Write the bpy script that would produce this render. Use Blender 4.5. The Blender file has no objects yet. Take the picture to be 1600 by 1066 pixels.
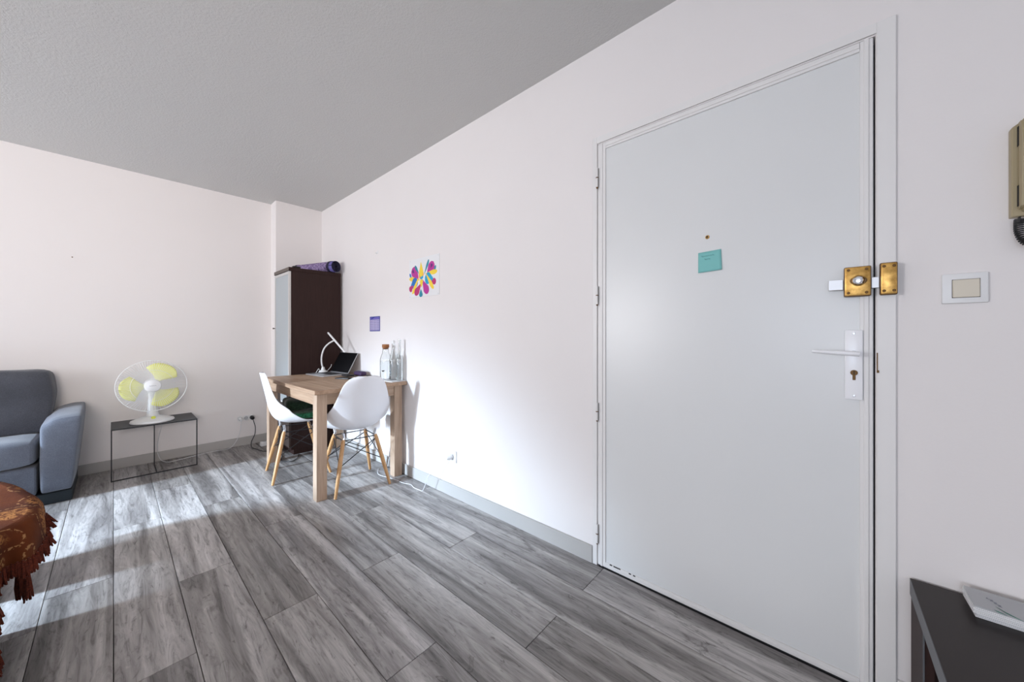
import bpy, bmesh, math, random
from mathutils import Vector, Matrix
random.seed(7)
sc = bpy.context.scene
COL = sc.collection
PI = math.pi

# ------------------------------------------------------------------ camera, world, light, exposure
CAM_H = 1.107
cd = bpy.data.cameras.new('camera'); cam = bpy.data.objects.new('camera', cd); COL.objects.link(cam)
cam.location = (0, 0, CAM_H); cam.rotation_euler = (PI/2, 0, -math.radians(48.4654))
cd.sensor_width = 36; cd.lens = 551.54/1600*36; cd.shift_y = -8.12/1600
cd.clip_start = 0.02; cd.clip_end = 60
sc.camera = cam

w = bpy.data.worlds.new('sky'); sc.world = w; w.use_nodes = True
wn = w.node_tree.nodes; wn['Background'].inputs[0].default_value = (.62, .76, 1, 1); wn['Background'].inputs[1].default_value = 1.0

def area(name, loc, rot, sx, sy, power, col, spread=180):
    l = bpy.data.lights.new(name, 'AREA'); l.shape = 'RECTANGLE'; l.size = sx; l.size_y = sy
    l.energy = power; l.color = col; l.spread = math.radians(spread)
    o = bpy.data.objects.new(name, l); COL.objects.link(o); o.location = loc; o.rotation_euler = rot
    return o
XL = -5.1            # inner face of the window wall
# daylight entering through the two windows of the far-left wall
def aim(o, target):
    o.rotation_euler = (Vector(target)-o.location).to_track_quat('-Z', 'Z').to_euler(); return o
area('daylight_far', (XL+.02, 3.65, 1.50), (0, -PI/2, 0), 1.15, .95, 118, (.97, .97, 1.0))
# narrow lamp added at the same window, aimed down to brighten the floor bands
aim(area('floor_fill_beam', (XL+.03, 3.70, 2.05), (0, 0, 0), .80, .26, 64, (.62, .80, 1.0), 35), (-.72, 2.92, 0))
area('daylight_near', (XL+.02, -.1, 1.3), (0, -PI/2, 0), 1.3, 1.3, 60, (.74, .84, 1.0))
# fill lamp added behind the camera to brighten the back wall
aim(area('fill_rear', (-1.0, -2.1, 1.7), (0, 0, 0), 1.4, 1.0, 22, (1.0, .92, .88), 72), (-.3, 4.4, 2.3))
# soft downward fill added under the ceiling, out of view
area('ceiling_fill', (-1.3, 1.2, 2.42), (0, 0, 0), 1.6, 1.6, 3, (1.0, .82, .74))

sc.view_settings.view_transform = 'Standard'; sc.view_settings.look = 'None'
sc.view_settings.gamma = 1; sc.view_settings.use_curve_mapping = False
sc.view_settings.exposure = 0.0

# ------------------------------------------------------------------ materials
def mat(name, col, rough=.6, metal=0, spec=.5, **k):
    m = bpy.data.materials.new(name); m.use_nodes = True
    b = m.node_tree.nodes['Principled BSDF']
    b.inputs['Base Color'].default_value = (*col, 1); b.inputs['Roughness'].default_value = rough
    b.inputs['Metallic'].default_value = metal; b.inputs['Specular IOR Level'].default_value = spec
    for kk, v in k.items(): b.inputs[kk.replace('_', ' ')].default_value = v
    return m
def nt(m): return m.node_tree.nodes, m.node_tree.links, m.node_tree.nodes['Principled BSDF']
def node(m, t, **k):
    n = m.node_tree.nodes.new(t)
    for a, v in k.items():
        if a in n.inputs: n.inputs[a].default_value = v
        else: setattr(n, a, v)
    return n
def ramp(m, fac, stops):
    r = node(m, 'ShaderNodeValToRGB'); e = r.color_ramp.elements
    while len(e) < len(stops): e.new(.5)
    for i, (p, c) in enumerate(stops):
        e[i].position = p; e[i].color = (*c, 1) if len(c) == 3 else c
    m.node_tree.links.new(fac, r.inputs[0]); return r
def coords(m, scale=(1, 1, 1), rnd=False):
    L = m.node_tree.links
    tc = node(m, 'ShaderNodeTexCoord'); mp = node(m, 'ShaderNodeMapping')
    L.new(tc.outputs['Object'], mp.inputs[0]); mp.inputs['Scale'].default_value = scale
    if rnd:
        oi = node(m, 'ShaderNodeObjectInfo'); mu = node(m, 'ShaderNodeMath', operation='MULTIPLY'); mu.inputs[1].default_value = 57.0
        L.new(oi.outputs['Random'], mu.inputs[0]); cb = node(m, 'ShaderNodeCombineXYZ')
        L.new(mu.outputs[0], cb.inputs[0]); L.new(mu.outputs[0], cb.inputs[1]); L.new(mu.outputs[0], cb.inputs[2])
        L.new(cb.outputs[0], mp.inputs['Location'])
    return mp.outputs[0]
def noise(m, vec, scale, detail=4, rough=.55, dist=0):
    n = node(m, 'ShaderNodeTexNoise'); n.inputs['Scale'].default_value = scale; n.inputs['Detail'].default_value = detail
    n.inputs['Roughness'].default_value = rough; n.inputs['Distortion'].default_value = dist
    m.node_tree.links.new(vec, n.inputs['Vector']); return n.outputs['Fac']
def bump(m, h, strength=.2, dist=.002):
    b = node(m, 'ShaderNodeBump'); b.inputs['Strength'].default_value = strength; b.inputs['Distance'].default_value = dist
    m.node_tree.links.new(h, b.inputs['Height']); m.node_tree.links.new(b.outputs[0], m.node_tree.nodes['Principled BSDF'].inputs['Normal'])
def mix(m, fac, a, b, mode='MIX'):
    n = node(m, 'ShaderNodeMix', data_type='RGBA', blend_type=mode)
    L = m.node_tree.links
    if isinstance(fac, (int, float)): n.inputs[0].default_value = fac
    else: L.new(fac, n.inputs[0])
    for s, v in ((6, a), (7, b)):
        if isinstance(v, tuple): n.inputs[s].default_value = (*v, 1)
        else: L.new(v, n.inputs[s])
    return n.outputs[2]

def paint(name, col, rough=.6, bs=.15, sc_=180, var=.03):
    m = mat(name, col, rough); v = coords(m); N, L, B = nt(m)
    n1 = noise(m, v, 1.3, 3); r = ramp(m, n1, [(.3, tuple(c*(1-var) for c in col)), (.7, tuple(min(1, c*(1+var)) for c in col))])
    L.new(r.outputs[0], B.inputs['Base Color'])
    bump(m, noise(m, v, sc_, 3), bs, .002); return m
M = {}
M['wall'] = paint('wall_paint', (.835, .795, .78), .55, .12, 120, .012)
M['ceiling'] = mat('textured_ceiling', (.66, .655, .64), .9)
_v = coords(M['ceiling']); bump(M['ceiling'], noise(M['ceiling'], _v, 110, 5, .6), .8, .004)
M['door'] = paint('door_paint', (.755, .76, .755), .32, .06, 60, .012)
M['frame'] = paint('frame_paint', (.82, .80, .785), .4, .05, 60, .012)
M['skirting'] = paint('skirting_paint', (.46, .44, .42), .45, .1, 60, .06)
M['dark_gap'] = mat('dark_gap', (.02, .02, .022), .9)
M['subfloor'] = mat('subfloor', (.03, .028, .026), .9)
M['white_plastic'] = mat('white_plastic', (.82, .82, .82), .35)
M['chair_shell'] = mat('chair_shell_plastic', (.79, .79, .82), .38)
M['cream_plastic'] = mat('cream_plastic', (.70, .64, .53), .4)
M['beige_plastic'] = mat('beige_plastic', (.40, .33, .20), .42)
M['black_plastic'] = mat('black_plastic', (.012, .012, .014), .4)
M['black_metal'] = mat('black_metal', (.022, .022, .026), .5, .3)
M['table_black'] = mat('powder_coated_black', (.055, .055, .06), .55)
M['steel'] = mat('steel', (.62, .62, .64), .3, 1)
M['alu'] = mat('aluminium', (.72, .72, .73), .42, .6)
M['chrome'] = mat('chrome', (.8, .8, .82), .12, 1)
M['brass'] = mat('aged_brass', (.62, .36, .10), .33, .85)
M['brass_dark'] = mat('dark_brass', (.16, .085, .03), .5, .7)
_b = M['brass']; _n = ramp(_b, noise(_b, coords(_b), 55, 5, .6), [(.3, (.36, .19, .045)), (.7, (.72, .43, .13))]); _b.node_tree.links.new(_n.outputs[0], nt(_b)[2].inputs['Base Color'])
M['white_handle'] = mat('white_lacquered_metal', (.93, .93, .95), .25, 0)
M['fan_blade'] = mat('yellow_plastic', (.84, .85, .26), .4)
M['fan_knob'] = mat('yellow_knob_plastic', (.72, .76, .10), .35)
M['wenge'] = mat('dark_wenge', (.03, .0165, .0155), .55, spec=.18)
_b = M['wenge']; _n = ramp(_b, noise(_b, coords(_b, (30, 30, 1.5)), 4, 5, .6), [(.3, (.026, .0125, .011)), (.7, (.036, .0175, .015))]); _b.node_tree.links.new(_n.outputs[0], nt(_b)[2].inputs['Base Color'])
M['front_brown'] = mat('brown_front_laminate', (.055, .038, .032), .5, spec=.25)
M['wenge_edge'] = mat('brown_edge_band', (.11, .085, .07), .5)
M['bench'] = mat('bench_dark_laminate', (.024, .018, .017), .42, spec=.3)
M['bench_edge'] = mat('bench_edge_band', (.10, .105, .115), .45)
M['frost'] = mat('frosted_glass_panel', (.40, .44, .46), .35)
M['door_alu'] = mat('pale_aluminium_frame', (.62, .60, .58), .45, .2)
M['glass'] = mat('clear_glass', (.96, .98, .98), .02, Transmission_Weight=1.0, IOR=1.45)
M['water'] = mat('water', (.97, .99, 1), .0, Transmission_Weight=1.0, IOR=1.33)
M['cork'] = mat('cork', (.34, .13, .045), .8)
_b = M['cork']; _n = ramp(_b, noise(_b, coords(_b), 260, 4), [(.4, (.2, .07, .02)), (.6, (.42, .17, .06))]); _b.node_tree.links.new(_n.outputs[0], nt(_b)[2].inputs['Base Color'])
M['screen'] = mat('laptop_screen', (.003, .003, .004), .5, spec=.15)
M['laptop'] = mat('laptop_aluminium', (.55, .55, .56), .35, .7)
M['keys'] = mat('laptop_keys', (.025, .025, .028), .5)
M['paper'] = mat('paper', (.82, .82, .83), .7)
M['grey_paper'] = mat('grey_paper', (.50, .51, .53), .6)
M['green_ink'] = mat('green_ink', (.03, .22, .15), .6)
M['grey_ink'] = mat('grey_ink', (.28, .29, .33), .7)
M['note'] = mat('teal_sticky_note', (.22, .56, .54), .7)
M['note_ink'] = mat('teal_ink', (.13, .36, .35), .8)
M['cord_white'] = mat('white_cord', (.75, .75, .76), .45)
M['cord_black'] = mat('black_cord', (.015, .015, .017), .45)
M['purple_case'] = mat('purple_case', (.05, .025, .08), .6)
M['rubber'] = mat('rubber_foot', (.05, .05, .05), .8)

# laminate floor: grey oak print, grain along the plank
def plank_mat():
    m = mat('grey_oak_laminate', (.3, .28, .27), .42); N, L, B = nt(m)
    v = coords(m, (1, 1, 1), True)
    def mp(s):
        q = node(m, 'ShaderNodeMapping'); q.inputs['Scale'].default_value = s; L.new(v, q.inputs[0]); return q.outputs[0]
    broad = noise(m, mp((11, .7, 1)), 1.0, 3, .5, 1.0)
    grain = noise(m, mp((30, 3.2, 1)), 1.0, 7, .68, 2.6)
    fine = noise(m, mp((210, 9, 1)), 1.0, 3, .6, .3)
    knot = noise(m, mp((15, 5.0, 1)), 1.0, 6, .72, 3.2)
    c1 = ramp(m, broad, [(.36, (.170, .158, .152)), (.5, (.325, .305, .292)), (.64, (.50, .476, .458))])
    c2 = ramp(m, grain, [(.33, (.42, .41, .40)), (.47, (.96, .96, .96)), (.66, (1.28, 1.28, 1.28))])
    c3 = ramp(m, fine, [(.3, (.90, .90, .90)), (.7, (1.06, 1.06, 1.06))])
    c4 = ramp(m, knot, [(.30, (.30, .28, .27)), (.41, (1, 1, 1)), (.60, (1, 1, 1)), (.72, (1.35, 1.35, 1.35))])
    a = mix(m, .8, c1.outputs[0], c2.outputs[0], 'MULTIPLY'); a = mix(m, .8, a, c3.outputs[0], 'MULTIPLY')
    a = mix(m, .85, a, c4.outputs[0], 'MULTIPLY')
    oi = node(m, 'ShaderNodeObjectInfo'); r = ramp(m, oi.outputs['Random'], [(0, (.90, .89, .88)), (1, (1.10, 1.10, 1.12))])
    a = mix(m, 1, a, r.outputs[0], 'MULTIPLY')
    L.new(a, B.inputs['Base Color'])
    rr = ramp(m, grain, [(.3, (.52,)*3), (.7, (.36,)*3)]); L.new(rr.outputs[0], B.inputs['Roughness'])
    bump(m, grain, .12, .0015)
    return m
M['plank'] = plank_mat()

def oak(name, dark, mid, light, axis='y', s=1.0, rough=.5):
    m = mat(name, mid, rough); N, L, B = nt(m)
    k = {'x': (1.6, 26, 26), 'y': (26, 1.6, 26), 'z': (26, 26, 1.6)}[axis]
    v = coords(m, tuple(q*s for q in k))
    g = noise(m, v, 1.0, 6, .62, 1.1); r = ramp(m, g, [(.28, dark), (.5, mid), (.74, light)])
    g2 = noise(m, v, 5.0, 3, .5, .3); r2 = ramp(m, g2, [(.3, (.9,)*3), (.7, (1.06,)*3)])
    L.new(mix(m, .8, r.outputs[0], r2.outputs[0], 'MULTIPLY'), B.inputs['Base Color']); bump(m, g, .08, .001)
    return m
M['oak_top'] = oak('oak_laminate_top', (.30, .185, .115), (.42, .275, .18), (.50, .345, .235), 'y')
M['oak_x'] = oak('oak_laminate_across', (.34, .225, .15), (.46, .325, .23), (.56, .41, .30), 'x')
M['oak_leg'] = oak('oak_laminate_leg', (.35, .235, .16), (.47, .335, .24), (.57, .42, .31), 'z')
M['beech'] = oak('beech_leg', (.42, .22, .085), (.55, .30, .125), (.62, .36, .17), 'z', 2.0, .4)

def fabric(name, a, b, scale=260, bs=.35):
    m = mat(name, a, .95, spec=.1); N, L, B = nt(m); v = coords(m)
    n1 = noise(m, v, scale, 4, .7); n2 = noise(m, v, 6, 4, .6)
    r = ramp(m, n1, [(.35, a), (.65, b)]); r2 = ramp(m, n2, [(.3, (.85,)*3), (.7, (1.12,)*3)])
    L.new(mix(m, 1, r.outputs[0], r2.outputs[0], 'MULTIPLY'), B.inputs['Base Color'])
    B.inputs['Sheen Weight'].default_value = .25
    bump(m, n1, bs, .002); return m
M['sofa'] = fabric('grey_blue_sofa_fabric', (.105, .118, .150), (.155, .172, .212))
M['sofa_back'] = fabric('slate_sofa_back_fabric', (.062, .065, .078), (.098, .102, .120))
M['sofa_base'] = mat('sofa_plinth', (.012, .02, .026), .7)
M['green_cloth'] = fabric('dark_green_cloth', (.006, .035, .016), (.02, .11, .05), 90, .5)
M['cushion'] = fabric('green_cushion_fabric', (.02, .12, .055), (.07, .34, .20), 40, .5)
M['dark_cloth'] = fabric('blackish_green_cloth', (.008, .018, .011), (.018, .04, .024), 60, .5)
M['tassel'] = fabric('rust_red_yarn', (.055, .009, .005), (.14, .026, .010), 160, .6)
def throw_mat():
    m = mat('rust_brocade', (.25, .07, .015), .85, spec=.15); N, L, B = nt(m); v = coords(m)
    vo = node(m, 'ShaderNodeTexVoronoi'); vo.inputs['Scale'].default_value = 7.5; L.new(v, vo.inputs['Vector'])
    fl = noise(m, v, 42, 5, .65, 2.2)
    inside = ramp(m, vo.outputs['Distance'], [(.0, (1,)*3), (.40, (1,)*3), (.50, (0,)*3)])
    gold = ramp(m, fl, [(.47, (0,)*3), (.53, (1,)*3)])
    msk = mix(m, 1, inside.outputs[0], gold.outputs[0], 'MULTIPLY')
    ring = ramp(m, vo.outputs['Distance'], [(.56, (0,)*3), (.575, (.7,)*3), (.60, (.7,)*3), (.615, (0,)*3)])
    dots = noise(m, v, 110, 1); dr = ramp(m, dots, [(.5, (0,)*3), (.54, (1,)*3)])
    rg = mix(m, 1, ring.outputs[0], dr.outputs[0], 'MULTIPLY')
    base = ramp(m, noise(m, v, 6, 3), [(.35, (.050, .010, .004)), (.65, (.115, .028, .006))])
    c = mix(m, msk, base.outputs[0], (.36, .15, .045)); c = mix(m, rg, c, (.42, .22, .09))
    L.new(c, B.inputs['Base Color']); bump(m, fl, .5, .003); return m
M['throw'] = throw_mat()
def yoga_mat():
    m = mat('purple_patterned_mat', (.2, .14, .3), .8); N, L, B = nt(m); v = coords(m)
    n1 = noise(m, v, 75, 3, .6, 1.2); r = ramp(m, n1, [(.42, (.075, .04, .14)), (.55, (.36, .27, .46))]); L.new(r.outputs[0], B.inputs['Base Color']); return m
M['yoga'] = yoga_mat()
M['yoga_edge'] = mat('purple_mat_inside', (.13, .11, .34), .8)
M['yoga_dark'] = mat('dark_mat_strap', (.012, .01, .035), .8)
def cc(name, c): M[name] = mat(name, c, .6)
cc('ink_magenta', (.50, .03, .30)); cc('ink_pink', (.50, .025, .16)); cc('ink_yellow', (.93, .66, .05)); cc('ink_orange', (.90, .30, .05))
cc('ink_blue', (.01, .17, .52)); cc('ink_sky', (.01, .36, .62)); cc('ink_teal', (.02, .25, .36)); cc('ink_violet', (.14, .02, .20)); cc('ink_navy', (.02, .03, .26))
cc('card_lilac', (.44, .39, .60)); cc('card_band', (.17, .14, .48)); cc('card_grid', (.22, .20, .38))

# ------------------------------------------------------------------ geometry helpers
def wloc(o):
    v = Vector((0, 0, 0))
    while o is not None: v += o.location; o = o.parent
    return v
class MB:
    def __init__(s): s.b = bmesh.new()
    def box(s, x0, x1, y0, y1, z0, z1, bev=0, seg=2, rot=None, piv=None):
        t = bmesh.new(); bmesh.ops.create_cube(t, size=1)
        for v in t.verts: v.co = Vector(((x0+x1)/2+v.co.x*(x1-x0), (y0+y1)/2+v.co.y*(y1-y0), (z0+z1)/2+v.co.z*(z1-z0)))
        if bev: bmesh.ops.bevel(t, geom=t.edges[:], offset=bev, segments=seg, affect='EDGES', profile=.6)
        if rot is not None:
            p = Vector(piv) if piv else Vector(((x0+x1)/2, (y0+y1)/2, (z0+z1)/2))
            for v in t.verts: v.co = p + rot @ (v.co-p)
        s.join(t); return s
    def join(s, t):
        me = bpy.data.meshes.new('t'); t.to_mesh(me); t.free(); s.b.from_mesh(me); bpy.data.meshes.remove(me)
    def tube(s, pts, r, n=8, caps=True):
        pts = [Vector(p) for p in pts]; rs = r if isinstance(r, (list, tuple)) else [r]*len(pts)
        rings = []; up = None
        for i, p in enumerate(pts):
            d = (pts[min(i+1, len(pts)-1)]-pts[max(i-1, 0)]).normalized()
            if up is None:
                up = Vector((0, 0, 1)) if abs(d.z) < .9 else Vector((1, 0, 0))
            a = d.cross(up)
            if a.length < 1e-5: a = d.cross(Vector((1, .3, .2)))
            a.normalize(); c = a.cross(d).normalized(); up = c
            rings.append([s.b.verts.new(p+rs[i]*(math.cos(2*PI*k/n)*a+math.sin(2*PI*k/n)*c)) for k in range(n)])
        for i in range(len(rings)-1):
            for k in range(n):
                f = s.b.faces.new((rings[i][k], rings[i][(k+1) % n], rings[i+1][(k+1) % n], rings[i+1][k])); f.smooth = True
        if caps: s.b.faces.new(rings[0][::-1]); s.b.faces.new(rings[-1])
        return s
    def loop(s, pts, r, n=6):
        pts = [Vector(p) for p in pts]; N = len(pts); rings = []
        ctr = sum(pts, Vector())/N
        for i, p in enumerate(pts):
            d = (pts[(i+1) % N]-pts[i-1]).normalized(); a = (p-ctr).normalized(); a = (a-d*a.dot(d)).normalized(); c = d.cross(a)
            rings.append([s.b.verts.new(p+r*(math.cos(2*PI*k/n)*a+math.sin(2*PI*k/n)*c)) for k in range(n)])
        for i in range(N):
            for k in range(n):
                f = s.b.faces.new((rings[i][k], rings[i][(k+1) % n], rings[(i+1) % N][(k+1) % n], rings[(i+1) % N][k])); f.smooth = True
        return s
    def lathe(s, prof, c=(0, 0, 0), n=24, axis=None, smooth=True):
        """profile of (radius, height) turned round an axis"""
        M_ = Matrix.Identity(3) if axis is None else Vector((0, 0, 1)).rotation_difference(Vector(axis)).to_matrix()
        c = Vector(c); rings = []
        for r, z in prof:
            if r < 1e-6: rings.append([s.b.verts.new(c+M_ @ Vector((0, 0, z)))])
            else: rings.append([s.b.verts.new(c+M_ @ Vector((r*math.cos(2*PI*k/n), r*math.sin(2*PI*k/n), z))) for k in range(n)])
        for a, b in zip(rings, rings[1:]):
            for k in range(n):
                q = [a[k % len(a)], a[(k+1) % len(a)], b[(k+1) % len(b)], b[k % len(b)]]
                q = list(dict.fromkeys(q))
                if len(q) > 2:
                    f = s.b.faces.new(q); f.smooth = smooth
        return s
    def grid(s, P, smooth=True, flip=False):
        V = [[s.b.verts.new(Vector(p)) for p in row] for row in P]
        for i in range(len(V)-1):
            for j in range(len(V[0])-1):
                q = (V[i][j], V[i+1][j], V[i+1][j+1], V[i][j+1])
                f = s.b.faces.new(q[::-1] if flip else q); f.smooth = smooth
        return s
    def prism(s, pts, nrm, d):
        """closed flat outline pushed out by d along nrm"""
        nrm = Vector(nrm); a = [s.b.verts.new(Vector(p)) for p in pts]; b = [s.b.verts.new(Vector(p)+nrm*d) for p in pts]; n = len(pts)
        s.b.faces.new(a[::-1]); s.b.faces.new(b)
        for k in range(n): s.b.faces.new((a[k], a[(k+1) % n], b[(k+1) % n], b[k]))
        return s
    def build(s, name, m, parent=None, origin=None, sharp=35, solid=0, sub=0, xf=None):
        me = bpy.data.meshes.new(name)
        o = bpy.data.objects.new(name, me); COL.objects.link(o)
        if parent is not None: o.parent = parent
        base = wloc(parent) if parent is not None else Vector((0, 0, 0))
        if xf is None:
            if origin is not None: o.location = Vector(origin)-base
            off = wloc(o)
            for v in s.b.verts: v.co -= off
        bmesh.ops.recalc_face_normals(s.b, faces=s.b.faces[:])
        s.b.to_mesh(me); s.b.free()
        me.materials.append(m)
        if any(p.use_smooth for p in me.polygons) or sharp:
            for p in me.polygons: p.use_smooth = True
            try: me.set_sharp_from_angle(angle=math.radians(sharp or 35))
            except Exception: pass
        if solid:
            q = o.modifiers.new('solid', 'SOLIDIFY'); q.thickness = solid; q.offset = 0
        if sub:
            q = o.modifiers.new('sub', 'SUBSURF'); q.levels = sub; q.render_levels = sub
        return o
def tag(o, label, cat, group=None):
    o['label'] = label; o['category'] = cat
    if group: o['group'] = group
    return o
def thing(name, label, cat, loc, group=None):
    o = bpy.data.objects.new(name, None); COL.objects.link(o); o.location = loc; o.empty_display_size = .1
    return tag(o, label, cat, group)
def struct(o): o['kind'] = 'structure'; return o
def curve_pts(pts, n=8):
    """Catmull-Rom through points"""
    P = [Vector(p) for p in pts]; P = [2*P[0]-P[1]]+P+[2*P[-1]-P[-2]]; out = []
    for i in range(1, len(P)-2):
        for k in range(n):
            t = k/n; a, b, c, d = P[i-1], P[i], P[i+1], P[i+2]
            out.append(.5*((2*b)+(c-a)*t+(2*a-5*b+4*c-d)*t*t+(3*b-a-3*c+d)*t**3))
    out.append(P[-2]); return out

# ------------------------------------------------------------------ room shell
W, DB, DP, XB, H = 1.554, 4.409, 4.240, 1.1115, 2.5045
YF = -2.2
DY0, DY1, DZ = -.117, .822, 2.030          # door opening
floor = struct(MB().box(XL-.2, W+.2, YF-.2, DB+.2, -.10, -.0125).build('floor', M['subfloor'], sharp=0))
struct(MB().box(XL-.2, W+.2, YF-.2, DB+.2, H, H+.1).build('ceiling', M['ceiling'], sharp=0))
b = MB(); b.box(W, W+.12, DY1, DB+.12, -.0125, H); b.box(W, W+.12, YF-.12, DY0, -.0125, H); b.box(W, W+.12, DY0, DY1, DZ, H)
struct(b.build('wall_right', M['wall'], sharp=0))
struct(MB().box(XL, W, DB, DB+.12, -.0125, H).build('wall_back', M['wall'], sharp=0))
b = MB(); b.box(XL, -1.75, YF-.12, YF, -.0125, H); b.box(-.25, W, YF-.12, YF, -.0125, H); b.box(-1.75, -.25, YF-.12, YF, -.0125, 1.1); b.box(-1.75, -.25, YF-.12, YF, 2.25, H)
struct(b.build('wall_front', M['wall'], sharp=0))
struct(MB().box(-1.75, -1.70, YF-.10, YF-.06, 1.1, 2.25).box(-.30, -.25, YF-.10, YF-.06, 1.1, 2.25).box(-1.70, -.30, YF-.10, YF-.06, 1.1, 1.15).box(-1.70, -.30, YF-.10, YF-.06, 2.2, 2.25).box(-1.03, -.97, YF-.10, YF-.06, 1.15, 2.2).build('window_3', M['white_plastic'], sharp=0))  # unseen window, added with its opening to go with the rear fill lamp
# window wall with two tall openings
WY = [(3.15, 4.15), (-.8, .6)]; WZ = (.60, 2.12)
b = MB(); ys = [YF, -.8, .6, 3.15, 4.15, DB]
for i in (0, 2, 4): b.box(XL-.12, XL, ys[i], ys[i+1], -.0125, H)
for y0, y1 in WY: b.box(XL-.12, XL, y0, y1, -.0125, WZ[0]); b.box(XL-.12, XL, y0, y1, WZ[1], H)
struct(b.build('wall_left', M['wall'], sharp=0))
for i, (y0, y1) in enumerate(WY):
    wd = struct(MB().box(XL-.11, XL-.07, y0, y0+.05, *WZ).box(XL-.11, XL-.07, y1-.05, y1, *WZ).box(XL-.11, XL-.07, y0+.05, y1-.05, WZ[0], WZ[0]+.05)
                .box(XL-.11, XL-.07, y0+.05, y1-.05, WZ[1]-.05, WZ[1]).box(XL-.11, XL-.07, (y0+y1)/2-.03, (y0+y1)/2+.03, WZ[0]+.05, WZ[1]-.05).build('window_%d' % (i+1), M['white_plastic'], sharp=0))
# chimney breast
struct(MB().box(XB, W, DP, DB, -.0125, H).build('trim_1', M['wall'], sharp=0))
BH = .083
struct(MB().box(XL, XB-.013, DB-.012, DB, 0, BH, .002, 1).build('baseboard_back', M['skirting'], sharp=0))
struct(MB().box(XB-.012, XB, DP-.012, DB-.012, 0, BH, .002, 1).box(XB, W-.013, DP-.012, DP, 0, BH, .002, 1).build('trim_2', M['skirting'], sharp=0))
struct(MB().box(W-.012, W, .8465, DP-.013, 0, BH, .002, 1).build('baseboard_right', M['skirting'], sharp=0))
struct(MB().box(W-.012, W, YF, -.162, 0, BH, .002, 1).build('trim_3', M['frame'], sharp=0))

# floor planks
PWD, PL = .1935, 1.380
butt = {-2: 2.222, -1: 2.445, 0: 1.644, 1: 2.173, 2: 1.634, 3: 1.052, 4: 1.628, 5: .793, 6: 1.466, 7: .788}
def plank_mesh(w_, l_):
    b = MB(); g = .0011; b.box(-w_/2+g, w_/2-g, -l_/2+g, l_/2-g, -.0125, 0)
    top = [e for e in b.b.edges if all(v.co.z > -.001 for v in e.verts)]
    bmesh.ops.bevel(b.b, geom=top, offset=.0009, segments=1, affect='EDGES')
    me = bpy.data.meshes.new('plank'); b.b.to_mesh(me); b.b.free(); me.materials.append(M['plank']); return me
cache = {}
def add_plank(xc, w_, y0, y1):
    key = (round(w_, 4), round(y1-y0, 4))
    if key not in cache: cache[key] = plank_mesh(*key)
    o = bpy.data.objects.new('plank', cache[key]); COL.objects.link(o); o.parent = floor
    o.location = (xc, (y0+y1)/2, 0)
rng = random.Random(11)
k = 7
while True:
    x0, x1 = k*PWD, (k+1)*PWD
    if x1 < -3.2: break
    x0c, x1c = max(x0, XL), min(x1, W)
    ph = butt.get(k, rng.uniform(0, PL))
    y = ph - 4*PL
    lo = -.6 if k > -3 else -.6
    while y < DB:
        a, c = max(y, lo), min(y+PL, DB)
        if c-a > .02: add_plank((x0c+x1c)/2, x1c-x0c, a, c)
        y += PL
    k -= 1
# beyond what the photograph can see, one sheet of the same laminate
o = MB().box(XL, (k+1)*PWD, -.6, DB, -.0125, 0).box(XL, W, YF, -.6, -.0125, 0).build('distant_planks', M['plank'], floor, sharp=0); o['kind'] = 'stuff'

# ------------------------------------------------------------------ entrance door
door = struct(bpy.data.objects.new('door_1', None)); COL.objects.link(door); door.location = (W, .35, 0)
door['label'] = 'white flush entrance door with latch handle and brass rim lock'
c = .008
b = MB(); b.box(W-c, W+.06, DY1+.0005, .8455, 0, 2.066, .0015, 1)                      # hinge side
b.box(W-c, W+.06, -.160, DY0-.0015, 0, 2.066, .0015, 1)
b.box(W-c+.001, W+.06, DY0-.0015, DY1+.0005, DZ+.004, 2.0655)
b.build('door_frame', M['frame'], door)
b = MB(); b.box(W+.002, W+.045, DY0+.0045, DY1-.001, .0055, DZ-.002)
b.build('door_leaf', M['door'], door, sharp=0)
MB().box(W+.046, W+.058, DY0-.001, DY1, .0, DZ+.003).build('door_rebate', M['dark_gap'], door, sharp=0)
# applied mouldings round the leaf: stepped strips
def strip(y0, y1, z0, z1, vert):
    b = MB(); b.box(W-.004, W+.003, y0, y1, z0, z1, .001, 1)
    if vert: m_ = (y0+y1)/2; b.box(W-.008, W-.003, m_-.006, m_+.006, z0, z1, .0015, 1)
    else: m_ = (z0+z1)/2; b.box(W-.007, W-.003, y0, y1, m_-.005, m_+.005, .0015, 1)
    b.build('moulding', M['frame'], door)
strip(.7802, DY1-.003, .006, DZ-.003, True); strip(DY0+.006, -.0825, .006, DZ-.003, True)
strip(-.0820, .7797, 1.998, DZ-.003, False); strip(-.0820, .7797, .006, .0300, False)
MB().box(W-.002, W+.045, DY0, DY1, 0, .0045).build('threshold', M['dark_gap'], door, sharp=0)
for z0, z1 in ((1.821, 1.913), (1.258, 1.345), (.701, .785), (.111, .200)):
    zm = (z0+z1)/2
    h_ = MB().tube([(W-.0125, .819, z0), (W-.0125, .819, zm-.002)], .005, 10).tube([(W-.0125, .819, zm+.002), (W-.0125, .819, z1)], .005, 10).build('hinge', M['frame'], door)
    MB().tube([(W-.0125, .819, zm-.002), (W-.0125, .819, zm+.002)], .0062, 10).tube([(W-.0125, .819, z0-.006), (W-.0125, .819, z0)], [.003, .0055], 10).build('hinge_pin', M['brass_dark'], h_)
    MB().box(W-.0094, W-.0082, .8135, .8155, z0, z1).build('hinge_gap', M['dark_gap'], h_, sharp=0)
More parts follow.
